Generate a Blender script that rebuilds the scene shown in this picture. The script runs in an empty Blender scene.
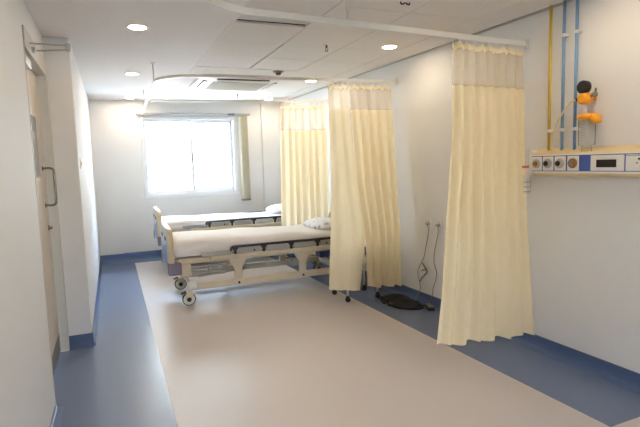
import bpy, bmesh, math, random
from mathutils import Vector, Matrix
random.seed(7)
C = bpy.context.scene.collection
SC = bpy.context.scene
PI = math.pi

# ------------------------------------------------------------------ materials
def lin(c):
    return tuple((x/255/12.92 if x/255 <= .04045 else ((x/255+.055)/1.055)**2.4) for x in c) + (1,)

MATS = {}
def mat(name, rgb, rough=.5, metal=0, var=.04, scale=18, bump=0, bscale=200, spec=.5):
    if name in MATS: return MATS[name]
    m = bpy.data.materials.new(name); m.use_nodes = True
    nt = m.node_tree; b = nt.nodes['Principled BSDF']
    b.inputs['Roughness'].default_value = rough
    b.inputs['Metallic'].default_value = metal
    b.inputs['Specular IOR Level'].default_value = spec
    col = lin(rgb)
    tc = nt.nodes.new('ShaderNodeTexCoord')
    if var:
        n = nt.nodes.new('ShaderNodeTexNoise'); n.inputs['Scale'].default_value = scale
        n.inputs['Detail'].default_value = 4
        nt.links.new(tc.outputs['Object'], n.inputs['Vector'])
        r = nt.nodes.new('ShaderNodeValToRGB')
        r.color_ramp.elements[0].position = .3; r.color_ramp.elements[1].position = .7
        r.color_ramp.elements[0].color = tuple(x*(1-var) for x in col[:3])+(1,)
        r.color_ramp.elements[1].color = tuple(min(1, x*(1+var)) for x in col[:3])+(1,)
        nt.links.new(n.outputs['Fac'], r.inputs['Fac'])
        nt.links.new(r.outputs['Color'], b.inputs['Base Color'])
    else:
        b.inputs['Base Color'].default_value = col
    if bump:
        n2 = nt.nodes.new('ShaderNodeTexNoise'); n2.inputs['Scale'].default_value = bscale
        nt.links.new(tc.outputs['Object'], n2.inputs['Vector'])
        bp = nt.nodes.new('ShaderNodeBump'); bp.inputs['Strength'].default_value = bump
        bp.inputs['Distance'].default_value = .002
        nt.links.new(n2.outputs['Fac'], bp.inputs['Height'])
        nt.links.new(bp.outputs['Normal'], b.inputs['Normal'])
    MATS[name] = m
    return m

def emis(name, rgb, strength):
    m = bpy.data.materials.new(name); m.use_nodes = True
    nt = m.node_tree; nt.nodes.clear()
    o = nt.nodes.new('ShaderNodeOutputMaterial'); e = nt.nodes.new('ShaderNodeEmission')
    e.inputs['Color'].default_value = tuple(rgb)+(1,); e.inputs['Strength'].default_value = strength
    nt.links.new(e.outputs[0], o.inputs[0]); return m

def cloth(name, rgb, transl=.45, sheer=0, weave=900):
    m = bpy.data.materials.new(name); m.use_nodes = True
    nt = m.node_tree; nt.nodes.clear(); L = nt.links.new
    o = nt.nodes.new('ShaderNodeOutputMaterial')
    d = nt.nodes.new('ShaderNodeBsdfDiffuse'); t = nt.nodes.new('ShaderNodeBsdfTranslucent')
    tc = nt.nodes.new('ShaderNodeTexCoord'); n = nt.nodes.new('ShaderNodeTexNoise')
    n.inputs['Scale'].default_value = 30
    L(tc.outputs['Object'], n.inputs['Vector'])
    r = nt.nodes.new('ShaderNodeValToRGB'); c = lin(rgb)
    r.color_ramp.elements[0].color = tuple(x*.96 for x in c[:3])+(1,); r.color_ramp.elements[1].color = c
    L(n.outputs['Fac'], r.inputs['Fac']); L(r.outputs[0], d.inputs[0]); L(r.outputs[0], t.inputs[0])
    mx = nt.nodes.new('ShaderNodeMixShader'); mx.inputs[0].default_value = transl
    L(d.outputs[0], mx.inputs[1]); L(t.outputs[0], mx.inputs[2])
    out = mx.outputs[0]
    if sheer:
        tr = nt.nodes.new('ShaderNodeBsdfTransparent'); m2 = nt.nodes.new('ShaderNodeMixShader')
        m2.inputs[0].default_value = sheer
        L(out, m2.inputs[1]); L(tr.outputs[0], m2.inputs[2]); out = m2.outputs[0]
    L(out, o.inputs[0]); MATS[name] = m
    return m

def glass(name, tint=(1, 1, 1), rough=0.0, mixf=.12):
    m = bpy.data.materials.new(name); m.use_nodes = True
    nt = m.node_tree; nt.nodes.clear(); L = nt.links.new
    o = nt.nodes.new('ShaderNodeOutputMaterial'); g = nt.nodes.new('ShaderNodeBsdfGlossy')
    t = nt.nodes.new('ShaderNodeBsdfTransparent'); mx = nt.nodes.new('ShaderNodeMixShader')
    t.inputs[0].default_value = tuple(tint)+(1,); g.inputs['Roughness'].default_value = rough
    lw = nt.nodes.new('ShaderNodeLayerWeight'); lw.inputs[0].default_value = mixf
    L(lw.outputs['Fresnel'], mx.inputs[0]); L(t.outputs[0], mx.inputs[1]); L(g.outputs[0], mx.inputs[2])
    L(mx.outputs[0], o.inputs[0]); return m

M_wall = mat('wall_paint', (229, 229, 228), .6, var=.012, scale=1.5, bump=.05, bscale=120)
M_ceil = mat('ceiling_paint', (238, 234, 232), .75, var=.01, scale=3)
M_tile = mat('ceiling_tile', (232, 227, 222), .85, var=.025, scale=60, bump=.15, bscale=350)
M_intake = mat('intake_grille', (196, 190, 176), .7, var=.02)
M_gap = mat('ceiling_void', (60, 56, 52), .9)
M_beige = mat('vinyl_beige', (206, 196, 190), .34, var=.03, scale=260)
M_blue = mat('vinyl_blue', (108, 121, 148), .27, var=.14, scale=160, spec=.6)
M_skirt = mat('vinyl_skirting_blue', (70, 90, 128), .38, var=.08, scale=200)
M_upvc = mat('upvc_white', (236, 238, 242), .35, var=.01)
M_white = mat('white_plastic', (232, 231, 226), .4, var=.015)
M_wmetal = mat('white_metal', (225, 222, 214), .35, var=.015)
M_cream = mat('cream_painted_steel', (214, 202, 178), .35, var=.03)
M_board = mat('bed_board_plastic', (206, 190, 156), .4, var=.02)
M_boardface = mat('bed_board_face', (206, 210, 214), .4, var=.02)
M_decal = mat('bed_board_blue', (140, 156, 190), .4, var=.05)
M_bump = mat('bumper_grey', (122, 118, 140), .55, var=.03)
M_black = mat('black_plastic', (24, 24, 27), .4, var=.05)
M_rubber = mat('dark_rubber', (40, 40, 42), .7, var=.05)
M_alu = mat('brushed_aluminium', (186, 184, 180), .35, .7, var=.04, scale=60)
M_steel = mat('stainless_steel', (150, 150, 150), .25, .95, var=.03)
M_grey = mat('grey_plastic', (172, 172, 170), .5, var=.02)
M_sheet = mat('white_bed_sheet', (236, 232, 230), .85, var=.012, scale=20, bump=.25, bscale=25)
M_deck = mat('bed_deck_grey', (152, 150, 146), .6, var=.03)
M_darkblue = mat('motor_blue', (58, 74, 128), .5, var=.05)
M_yel = mat('pipe_yellow', (214, 180, 70), .4, var=.04)
M_pblue = mat('pipe_blue', (120, 158, 196), .4, var=.04)
M_panelcream = mat('panel_cream', (226, 204, 158), .45, var=.02)
M_panelblue = mat('panel_blue', (72, 98, 176), .45, var=.03)
M_brass = mat('brass', (150, 112, 60), .35, .7, var=.05)
M_orange = mat('orange_plastic', (246, 166, 28), .4, var=.03)
M_lcd = mat('dark_display', (28, 20, 26), .25, var=.05)
M_pink = mat('pink_plastic', (214, 120, 140), .5)
M_door = mat('door_laminate', (206, 197, 184), .5, var=.02, scale=6)
M_frame = mat('door_frame_grey', (206, 202, 194), .45, var=.02)
M_kick = mat('kick_plate', (126, 122, 116), .4, .2, var=.03)
M_visglass = mat('vision_glass', (150, 160, 164), .15, var=.03)
M_bag = mat('black_nylon', (22, 20, 22), .8, var=.12, bump=.3, bscale=60)
M_cable = mat('grey_cable', (134, 126, 120), .6)
M_blind = mat('blind_cream', (238, 232, 208), .7, var=.02)
M_hill = mat('pale_rock', (190, 186, 176), .95, var=.35, scale=2.2)
def hill_mat():
    m = M_hill; nt = m.node_tree; b_ = nt.nodes['Principled BSDF']; L = nt.links.new
    src = b_.inputs['Base Color'].links[0].from_socket
    tc = nt.nodes.new('ShaderNodeTexCoord'); n = nt.nodes.new('ShaderNodeTexNoise'); n.inputs['Scale'].default_value = 1.1; n.inputs['Detail'].default_value = 6
    L(tc.outputs['Object'], n.inputs['Vector'])
    rp = nt.nodes.new('ShaderNodeValToRGB'); rp.color_ramp.elements[0].position = .53; rp.color_ramp.elements[1].position = .60
    mx = nt.nodes.new('ShaderNodeMixRGB'); mx.inputs[2].default_value = (.03, .035, .022, 1)
    L(n.outputs['Fac'], rp.inputs[0]); L(rp.outputs[0], mx.inputs[0]); L(src, mx.inputs[1]); L(mx.outputs[0], b_.inputs['Base Color'])
hill_mat()
M_curt = cloth('curtain_cream', (249, 235, 202), .42)
M_hem = cloth('curtain_tape', (246, 234, 200), .3)
M_net = cloth('curtain_net', (240, 224, 194), .4, sheer=.45)
M_glass = glass('window_glass')
M_jar = glass('clear_jar', (.97, .98, .98), .05, .05)
M_lamp = emis('lamp_diffuser', (1.0, .80, .57), 112)

# pillow print
def pillow_mat():
    m = mat('pillow_print', (232, 232, 234), .85, var=0)
    nt = m.node_tree; b = nt.nodes['Principled BSDF']
    tc = nt.nodes.new('ShaderNodeTexCoord'); v = nt.nodes.new('ShaderNodeTexVoronoi')
    v.inputs['Scale'].default_value = 11
    n = nt.nodes.new('ShaderNodeTexNoise'); n.inputs['Scale'].default_value = 14
    nt.links.new(tc.outputs['Object'], v.inputs['Vector']); nt.links.new(tc.outputs['Object'], n.inputs['Vector'])
    ad = nt.nodes.new('ShaderNodeMath'); ad.operation = 'MULTIPLY'
    nt.links.new(v.outputs['Distance'], ad.inputs[0]); nt.links.new(n.outputs['Fac'], ad.inputs[1])
    r = nt.nodes.new('ShaderNodeValToRGB')
    r.color_ramp.elements[0].position = .10; r.color_ramp.elements[0].color = lin((168, 178, 196))
    r.color_ramp.elements[1].position = .16; r.color_ramp.elements[1].color = lin((236, 236, 238))
    nt.links.new(ad.outputs[0], r.inputs['Fac']); nt.links.new(r.outputs[0], b.inputs['Base Color'])
    return m
M_pillow = pillow_mat()

# ------------------------------------------------------------------ mesh helpers
class MB:
    """collects shapes in one bmesh; build() links one object"""
    def __init__(s): s.bm = bmesh.new(); s.mi = 0
    def _tag(s, before):
        for f in s.bm.faces:
            if f not in before: f.material_index = s.mi
    def box(s, c, d, bev=0, rot=None, seg=2):
        t = bmesh.new(); bmesh.ops.create_cube(t, size=1)
        bmesh.ops.scale(t, vec=d, verts=t.verts)
        if bev: bmesh.ops.bevel(t, geom=t.edges[:], offset=min(bev, min(d)*.49), segments=seg, affect='EDGES', profile=.5)
        if rot is not None: bmesh.ops.transform(t, matrix=rot.to_4x4(), verts=t.verts)
        bmesh.ops.translate(t, vec=c, verts=t.verts)
        s.merge(t); return s
    def span(s, a, b, bev=0, seg=2):
        a = Vector(a); b = Vector(b)
        return s.box((a+b)/2, [abs(x) for x in (b-a)], bev, seg=seg)
    def merge(s, t):
        me = bpy.data.meshes.new('t')
        for f in t.faces: f.material_index = s.mi
        t.to_mesh(me); t.free(); s.bm.from_mesh(me); bpy.data.meshes.remove(me)
    def tube(s, pts, r, n=10, cap=True):
        pts = [Vector(p) for p in pts]
        rr = r if isinstance(r, (list, tuple)) else [r]*len(pts)
        t = bmesh.new(); rings = []
        up = None
        for i, p in enumerate(pts):
            if i == 0: d = pts[1]-p
            elif i == len(pts)-1: d = p-pts[i-1]
            else: d = (pts[i+1]-p).normalized()+(p-pts[i-1]).normalized()
            d.normalize()
            if up is None:
                up = Vector((0, 0, 1)) if abs(d.z) < .9 else Vector((1, 0, 0))
            x = d.cross(up).normalized(); y = x.cross(d).normalized(); up = y
            rings.append([t.verts.new(p+(x*math.cos(a)+y*math.sin(a))*rr[i]) for a in [2*PI*k/n for k in range(n)]])
        for a, b in zip(rings, rings[1:]):
            for k in range(n): t.faces.new((a[k], a[(k+1) % n], b[(k+1) % n], b[k]))
        if cap: t.faces.new(rings[0]); t.faces.new(rings[-1][::-1])
        bmesh.ops.recalc_face_normals(t, faces=t.faces[:])
        for f in t.faces: f.smooth = len(f.verts) == 4
        s.merge(t); return s
    def lathe(s, c, prof, n=24, axis='Z'):
        """prof: (radius, height) list about axis through c"""
        t = bmesh.new(); rings = []
        for r, h in prof:
            ring = []
            for k in range(n):
                a = 2*PI*k/n; u, v = r*math.cos(a), r*math.sin(a)
                q = {'Z': (u, v, h), 'X': (h, u, v), 'Y': (u, h, v)}[axis]
                ring.append(t.verts.new(Vector(c)+Vector(q)))
            rings.append(ring)
        for a, b in zip(rings, rings[1:]):
            for k in range(n): t.faces.new((a[k], a[(k+1) % n], b[(k+1) % n], b[k]))
        if prof[0][0] > 1e-6: t.faces.new(rings[0])
        if prof[-1][0] > 1e-6: t.faces.new(rings[-1][::-1])
        bmesh.ops.remove_doubles(t, verts=t.verts, dist=1e-6)
        bmesh.ops.recalc_face_normals(t, faces=t.faces[:])
        for f in t.faces: f.smooth = len(f.verts) == 4
        s.merge(t); return s
    def prism(s, poly, axis, a, b, bev=0):
        """poly of 2-D points extruded along axis from a to b"""
        t = bmesh.new()
        def P(u, v, w): return {'X': (w, u, v), 'Y': (u, w, v), 'Z': (u, v, w)}[axis]
        A = [t.verts.new(P(u, v, a)) for u, v in poly]; B = [t.verts.new(P(u, v, b)) for u, v in poly]
        n = len(poly)
        t.faces.new(A); t.faces.new(B[::-1])
        for k in range(n): t.faces.new((A[k], B[k], B[(k+1) % n], A[(k+1) % n]))
        bmesh.ops.recalc_face_normals(t, faces=t.faces[:])
        if bev: bmesh.ops.bevel(t, geom=t.edges[:], offset=bev, segments=2, affect='EDGES')
        s.merge(t); return s
    def build(s, name, m, parent=None, smooth=False):
        me = bpy.data.meshes.new(name); s.bm.to_mesh(me); s.bm.free()
        for x in (m if isinstance(m, list) else [m]): me.materials.append(x)
        o = bpy.data.objects.new(name, me); C.objects.link(o)
        if smooth:
            for p in me.polygons: p.use_smooth = True
        if parent: o.parent = parent
        return o

def empty(name, loc=(0, 0, 0), rz=0):
    o = bpy.data.objects.new(name, None); C.objects.link(o)
    o.location = loc; o.rotation_euler = (0, 0, rz); o.empty_display_size = .1
    return o
def tag(o, label, cat, group=None):
    o['label'] = label; o['category'] = cat
    if group: o['group'] = group
    return o
def struct(o): o['kind'] = 'structure'; return o
def copy_tree(o, parent=None):
    c = o.copy(); C.objects.link(c)
    if parent: c.parent = parent
    for ch in o.children: copy_tree(ch, c)
    return c
def rrect(x0, z0, x1, z1, r, n=6, corners=(1, 1, 1, 1)):
    """rounded rectangle, corners order: bl, br, tr, tl"""
    P = []
    for (cx, cz, a0, on) in ((x0+r, z0+r, PI, corners[0]), (x1-r, z0+r, 1.5*PI, corners[1]), (x1-r, z1-r, 0, corners[2]), (x0+r, z1-r, .5*PI, corners[3])):
        if on:
            for k in range(n+1):
                a = a0+PI/2*k/n; P.append((cx+r*math.cos(a), cz+r*math.sin(a)))
        else:
            a = a0+PI/4; P.append((cx+math.copysign(r, math.cos(a)), cz+math.copysign(r, math.sin(a))))
    return P
def spline(pts, n=8):
    pts = [Vector(p) for p in pts]; out = []
    q = [pts[0]*2-pts[1]]+pts+[pts[-1]*2-pts[-2]]
    for i in range(1, len(q)-2):
        for k in range(n):
            t = k/n; a, b, c, d = q[i-1], q[i], q[i+1], q[i+2]
            out.append(.5*((2*b)+(c-a)*t+(2*a-5*b+4*c-d)*t*t+(3*b-a-3*c+d)*t**3))
    out.append(pts[-1]); return out

# ------------------------------------------------------------------ camera
cam = bpy.data.cameras.new('camera'); co = bpy.data.objects.new('camera', cam); C.objects.link(co)
cam.sensor_width = 36; cam.lens = 36*500.2284/640; cam.clip_start = .05
R = Vector((0.92223822, -0.38545852, -0.02997341)); U = Vector((0.06688514, 0.08270843, 0.99432675)); F = Vector((0.38079266, 0.91901091, -0.10205832))
mm = Matrix((R, U, -F)).transposed().to_4x4(); mm.translation = (0, 0, 1.55)
co.matrix_world = mm; SC.camera = co

# ------------------------------------------------------------------ room shell
HC = 2.638; YF = 8.8; YB = -2.2; XD = -.44; XL = -.245
TA = math.tan(-.0277); RZ = .0277
def RW(y, off=0): return 3.08+TA*(y-3)-off

b = MB()
def quad(mb, pts, mi=0):
    f = mb.bm.faces.new([mb.bm.verts.new(p) for p in pts]); f.material_index = mi; f.normal_update()
    if f.normal.z < 0: f.normal_flip()
BL, BR0, BRS = .27, 2.513, -.0277
def BR(y): return 2.513+BRS*(y-2.5)
quad(b, [(BL, YB, 0), (BR(1.88), YB, 0), (BR(1.88), 1.88, 0), (BR(8.62), 8.62, 0), (BL, 8.62, 0)], 0)
quad(b, [(BR(1.88), YB, 0), (3.4, YB, 0), (3.4, 1.9, 0), (BR(1.88), 1.88, 0)], 0)
quad(b, [(-.7, YB, 0), (BL, YB, 0), (BL, 8.62, 0), (-.7, 8.62, 0)], 1)
quad(b, [(BR(1.88), 1.88, 0), (3.4, 1.9, 0), (3.4, 8.62, 0), (BR(8.62), 8.62, 0)], 1)
quad(b, [(-.7, 8.62, 0), (3.4, 8.62, 0), (3.4, YF+.2, 0), (-.7, YF+.2, 0)], 1)
struct(b.build('floor', [M_beige, M_blue]))

# ceiling: painted board on the left and at the far end, tiles on a 0.6 m grid to the right
b = MB(); XT = .94
b.span((-.7, YB-.1, HC), (XT, YF+.2, HC+.05))
YT = [YB+.0]
ys = [3.9+.6*k for k in range(-10, 10)]
xs = [XT, 1.54, 2.14, 2.74, 3.3]
b.mi = 1
RET = (XT, 1.54, 3.3, 3.9)          # tile bay of the return air slot
for i in range(4):
    for j in range(len(ys)-1):
        y0, y1 = ys[j], ys[j+1]
        if y0 < YB-.7: continue
        x0, x1 = xs[i], xs[i+1]
        g = .0025
        gx = .016 if (i == 1 and 4.3 < y0 < 5.4) else g
        if i == 0 and abs(y0-3.3) < .01: y1 = 3.63
        if i <= 1 and 5.6 < y0 < 7.0: continue            # cassette bay
        dz = random.uniform(0, .003)
        b.box(((x0+gx+x1-g)/2, (y0+y1)/2, HC+.01+dz), (x1-x0-g-gx, y1-y0-2*g, .02), .002, seg=1)
b.mi = 1
for (x0, x1, y0, y1) in ((XT, 1.088, 5.72, 7.5), (2.152, 2.14, 5.7, 7.5), (1.088, 2.14, 5.72, 6.158), (1.088, 2.14, 7.122, 7.5)):
    b.span((x0+.003, y0+.003, HC+.001), (x1, y1-.003, HC+.02))
b.mi = 2
b.span((XT, YB-.1, HC+.03), (3.4, YF+.2, HC+.05))
struct(b.build('ceiling', [M_ceil, M_tile, M_gap]))
b = MB(); b.span((XT-.012, YB, HC-.004), (XT+.002, YF, HC+.004)); struct(b.build('trim_1', M_ceil))
# shadow-gap trim where tiles meet the right wall
b = MB()
b.prism([(RW(YB, .02), YB), (RW(YB, -.01), YB), (RW(YF, -.01), YF), (RW(YF, .02), YF)], 'Z', HC-.012, HC+.002)
struct(b.build('trim_2', M_alu))

# far wall with window opening
WX0, WX1, WZ0, WZ1 = .50, 2.08, 1.06, 2.385
b = MB()
b.span((-.7, YF, 0), (WX0, YF+.22, HC+.05)); b.span((WX1, YF, 0), (3.3, YF+.22, HC+.05))
b.span((WX0, YF, 0), (WX1, YF+.22, WZ0)); b.span((WX0, YF, WZ1), (WX1, YF+.22, HC+.05))
b.span((XL-.1, YF-.04, 0), (.117, YF+.01, HC+.01)); b.span((2.55, YF-.05, 0), (3.1, YF+.01, HC+.01))
struct(b.build('wall_far', M_wall))
b = MB(); b.prism([(RW(YB-.1), YB-.1), (3.6, YB-.1), (3.6, YF+.1), (RW(YF+.1), YF+.1)], 'Z', 0, HC+.05)
struct(b.build('wall_right', M_wall))
DY0, DY1, DZ = 3.60, 4.72, 2.31
b = MB()
b.span((XD-.25, YB-.1, 0), (XD, DY0, HC+.05))
b.span((XD-.25, DY0, DZ+.13), (XD, 4.75, HC+.05))
b.span((XD-.25, 4.75, 0), (XL, YF+.1, HC+.05), .006)
struct(b.build('wall_left', M_wall))
b = MB()
BX0, BX1, BZ0, BZ1 = 1.0, 1.75, 1.3, 2.05     # added unseen window behind the viewer, sized for fill daylight
b.span((-.8, YB-.2, 0), (BX0, YB, HC+.05)); b.span((BX1, YB-.2, 0), (3.6, YB, HC+.05))
b.span((BX0, YB-.2, 0), (BX1, YB, BZ0)); b.span((BX0, YB-.2, BZ1), (BX1, YB, HC+.05))
struct(b.build('wall_back', M_wall))

# coved skirting
def cove(poly_fn, name, h=.11, d=.05):
    pass
prof = [(0, 0), (.055, 0), (.05, .004), (.03, .014), (.016, .034), (.010, .06), (.009, .108), (.007, .112), (0, .112)]
def skirt(name, p, q, side, hs=1.0, ds=1.0):
    """skirting along p->q; side = unit normal into the room"""
    t = MB(); p = Vector(p); q = Vector(q); s = Vector(side)
    A = [t.bm.verts.new(p+s*u*ds+Vector((0, 0, v*hs))) for u, v in prof]
    B = [t.bm.verts.new(q+s*u*ds+Vector((0, 0, v*hs))) for u, v in prof]
    n = len(prof); t.bm.faces.new(A); t.bm.faces.new(B[::-1])
    for k in range(n): t.bm.faces.new((A[k], B[k], B[(k+1) % n], A[(k+1) % n]))
    bmesh.ops.recalc_face_normals(t.bm, faces=t.bm.faces[:])
    return struct(t.build(name, M_skirt))
skirt('baseboard_right', (RW(YB), YB, 0), (RW(YF-.05), YF-.05, 0), (-1, -.0277, 0))
skirt('baseboard_far', (.117, YF, 0), (2.55, YF, 0), (0, -1, 0), 1.35)
skirt('baseboard_far_corner', (XL, YF-.04, 0), (.117, YF-.04, 0), (0, -1, 0), 1.35)
skirt('baseboard_left', (XL, 4.75, 0), (XL, YF-.04, 0), (1, 0, 0), 1.0, .5)
skirt('baseboard_left_return', (XD-.02, 4.75, 0), (XL+.009, 4.75, 0), (0, -1, 0))
skirt('baseboard_left_near', (XD, YB, 0), (XD, DY0-.02, 0), (1, 0, 0), .12)

# ------------------------------------------------------------------ window
w = struct(empty('window_1', (0, YF, 0)))
def winframe(name, x0, x1, z0, z1, t, y0, y1, par):
    f = MB()
    f.span((x0, y0, z0), (x0+t, y1, z1), .006); f.span((x1-t, y0, z0), (x1, y1, z1), .006)
    f.span((x0+t*.5, y0+.001, z0), (x1-t*.5, y1-.001, z0+t), .006); f.span((x0+t*.5, y0+.001, z1-t), (x1-t*.5, y1-.001, z1), .006)
    return f.build(name, M_upvc, par)
winframe('frame', WX0, WX1, WZ0, WZ1, .05, -.012, .10, w)
sx = (WX0+WX1)/2+.02
s1 = winframe('sash', WX0+.035, sx+.03, WZ0+.04, WZ1-.045, .045, .018, .05, w)
s2 = winframe('sash', sx-.03, WX1-.035, WZ0+.04, WZ1-.045, .06, .056, .09, w)
for (x0, x1, y, s) in ((WX0+.07, sx-.01, .034, s1), (sx+.02, WX1-.08, .073, s2)):
    g = MB(); g.span((x0, y-.002, WZ0+.08), (x1, y+.002, WZ1-.08)); g.build('glass_pane', M_glass, s)
f = MB(); f.box((sx+.008, .012, 1.70), (.018, .016, .11), .005); f.build('latch', M_grey, w)
f = MB(); f.span((WX0-.02, -.03, WZ0-.03), (WX1+.02, .10, WZ0), .006); f.build('sill', M_upvc, w)

w2 = struct(empty('window_fill_added', (0, YB, 0)))  # added out-of-view opening that lets sky light onto the near end
winframe('frame', BX0, BX1, BZ0, BZ1, .05, -.10, .012, w2)
winframe('sash', BX0+.035, (BX0+BX1)/2+.03, BZ0+.04, BZ1-.045, .045, -.05, -.018, w2)
winframe('sash', (BX0+BX1)/2-.03, BX1-.035, BZ0+.04, BZ1-.045, .045, -.09, -.056, w2)
# vertical blind drawn to the right of the window
bl = tag(empty('vertical_blind', (0, YF-.05, 0)), 'cream vertical blind gathered in a narrow stack at the right side of the window', 'blind')
f = MB(); f.span((.44, -.022, 2.405), (2.34, .022, 2.44), .005); f.build('head_rail', M_grey, bl)
for k in range(9):
    x = 2.145+.0155*k
    f = MB(); f.box((x, -.002, 1.665), (.0025, .084, 1.46), rot=Matrix.Rotation(.25, 3, 'Z')); f.build('vane', M_blind, bl)
f = MB()
for k in range(9): f.box((2.145+.0155*k, -.002, .925), (.006, .086, .03), .002, rot=Matrix.Rotation(.25, 3, 'Z'))
f.build('bottom_weight', M_grey, bl)
f = MB(); f.box((2.0, -.028, 2.42), (.12, .012, .022), .003); f.build('end_cap', M_rubber, bl)

# hillside outside
b = MB(); N = 26
vs = {}
for i in range(N):
    for j in range(N):
        x = -12+30*i/(N-1); y = 13+24*j/(N-1)
        z = -3+.85*(y-13)+.8*math.sin(x*.9+y*.7)+.6*math.sin(x*2.3-y*1.7)+random.uniform(-.25, .25)
        vs[i, j] = b.bm.verts.new((x, y, z))
for i in range(N-1):
    for j in range(N-1): b.bm.faces.new((vs[i, j], vs[i+1, j], vs[i+1, j+1], vs[i, j+1]))
hl = struct(b.build('hillside', M_hill))

# ------------------------------------------------------------------ door on the left
d = struct(empty('door_1', (0, 0, 0)))
XF = -.495
f = MB()
f.span((XD-.24, DY0, DZ), (XD+.012, 4.755, DZ+.13), .004); f.span((XD-.20, 4.69, 0), (XD+.012, 4.752, DZ+.01), .004)
f.span((XD-.20, DY0-.002, 0), (XD+.004, DY0+.012, DZ+.01), .003)
f.build('frame', M_frame, d)
f = MB(); f.span((XF-.045, DY0+.015, .008), (XF, 4.685, DZ-.004), .002); leaf = f.build('leaf', M_door, d)
f = MB(); f.span((XF, 3.95, 1.5), (XF+.004, 4.30, 1.945), .001); vp = f.build('vision_panel', M_visglass, leaf)
f = MB()
for (y0, y1, z0, z1) in ((3.93, 3.95, 1.48, 1.965), (4.30, 4.32, 1.48, 1.965), (3.93, 4.32, 1.48, 1.5), (3.93, 4.32, 1.945, 1.965)):
    f.span((XF, y0, z0), (XF+.008, y1, z1), .002)
f.build('panel_bead', M_frame, leaf)
f = MB()
HY = 4.50
f.tube(spline([(XF, HY, 1.565), (XF+.05, HY, 1.567), (XF+.075, HY, 1.555), (XF+.08, HY, 1.52), (XF+.08, HY, 1.32), (XF+.075, HY, 1.285), (XF+.05, HY, 1.272), (XF, HY, 1.275)], 6), .0095, 10)
f.lathe((XF, HY, 1.566), [(.02, 0), (.02, .006)], 16, 'X'); f.lathe((XF, HY, 1.274), [(.02, 0), (.02, .006)], 16, 'X')
f.build('pull_handle', M_steel, leaf)
f = MB(); f.lathe((XF, 4.58, 1.085), [(.022, 0), (.022, .008), (.012, .012), (.012, .03), (.0, .032)], 16, 'X'); f.build('lock_cylinder', M_steel, leaf)
f = MB(); f.span((XF, DY0+.03, .02), (XF+.003, 4.67, .17), .001); f.build('kick_plate', M_kick, leaf)
cl = MB(); cl.span((XF, 3.60, 2.215), (XF+.06, 3.86, 2.275), .006); clo = cl.build('door_closer', M_alu, d)
a = MB(); a.box((-.325, 3.80, 2.372), (.25, .022, .008), .002, rot=Matrix.Rotation(.06, 3, 'Z')); a.lathe((XF+.03, 3.80, 2.275), [(.012, 0), (.012, .10)], 12)
a.box((-.205, 3.803, 2.360), (.03, .034, .05), .005)
a.box((-.315, 3.85, 2.345), (.25, .018, .008), .002, rot=Matrix.Rotation(-.42, 3, 'Z')); a.box((-.42, 3.9, 2.352), (.03, .06, .03), .004)
a.build('closer_arm', M_alu, clo)

sw = tag(empty('light_switch', (XL, 4.98, 1.6)), 'small white light switch on the left wall just past the door corner', 'switch')
f = MB(); f.span((0, -.045, -.045), (.009, .045, .045), .004); f.build('plate', M_white, sw)
f = MB(); f.span((.009, -.012, -.02), (.016, .012, .02), .003); f.build('rocker', M_panelcream, sw)

# ------------------------------------------------------------------ downlights
def downlight():
    o = empty('ceiling_downlight')
    t = MB(); t.lathe((0, 0, 0), [(.062, .004), (.062, -.002), (.075, -.006), (.088, -.004), (.09, .0), (.09, .003)], 32); t.build('trim_ring', M_white, o)
    t = MB(); t.lathe((0, 0, 0), [(.0, -.003), (.062, -.003), (.062, .003)], 32); t.build('diffuser', M_lamp, o)
    return o
dl0 = downlight()
LG = 'round downlights in the ceiling'
spots = [(.27, 4.25, 'round downlight nearest the camera in the plain left ceiling strip'),
         (.31, 6.34, 'middle round downlight of the row in the left ceiling strip'),
         (.35, 8.45, 'farthest round downlight of the left row, close to the window wall'),
         (2.57, 4.32, 'round downlight in the tiled ceiling between the near and middle curtains'),
         (2.57, 6.37, 'round downlight in the tiled ceiling just left of the middle curtain top'),
         (2.56, 8.3, 'round downlight above the far bed, left of the farthest curtain')]
for i, (x, y, l) in enumerate(spots):
    o = dl0 if i == 0 else copy_tree(dl0)
    o.location = (x, y, HC); tag(o, l, 'ceiling light', LG)
for (x, y, l) in ((.25, 2.2, 'round downlight of the left row overhead beside the viewer'), (2.57, 2.25, 'round downlight over the bay in front of the headwall panel'),
                  (.25, .2, 'round downlight of the left row behind the viewer'), (2.57, .2, 'round downlight of the right row behind the viewer')):
    o = copy_tree(dl0); o.location = (x, y, HC); tag(o, l, 'ceiling light', LG)

# ------------------------------------------------------------------ ceiling fittings
ac = tag(empty('ceiling_air_conditioner', (1.61, 6.64, HC)), 'white square cassette air conditioner set in the tiled ceiling', 'air conditioner')
t = MB()
W, D = .53, .48
outer = rrect(-W, -D, W, D, .03, 3); 
# sloped fascia ring built from four trapezoid bars
for (p) in ([(-W, -D), (W, -D), (W-.17, -D+.17), (-W+.17, -D+.17)], [(W, -D), (W, D), (W-.17, D-.17), (W-.17, -D+.17)],
            [(W, D), (-W, D), (-W+.17, D-.17), (W-.17, D-.17)], [(-W, D), (-W, -D), (-W+.17, -D+.17), (-W+.17, D-.17)]):
    A = [t.bm.verts.new((p[0][0], p[0][1], -.026)), t.bm.verts.new((p[1][0], p[1][1], -.026)), t.bm.verts.new((p[2][0], p[2][1], -.058)), t.bm.verts.new((p[3][0], p[3][1], -.058))]
    B = [t.bm.verts.new((v.co.x, v.co.y, .02)) for v in A]
    t.bm.faces.new(A); t.bm.faces.new(B[::-1])
    for k in range(4): t.bm.faces.new((A[k], B[k], B[(k+1) % 4], A[(k+1) % 4]))
bmesh.ops.recalc_face_normals(t.bm, faces=t.bm.faces[:])
t.build('fascia', M_white, ac)
t = MB(); t.span((-W+.165, -D+.165, -.064), (W-.165, D-.165, -.015), .006)
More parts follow.
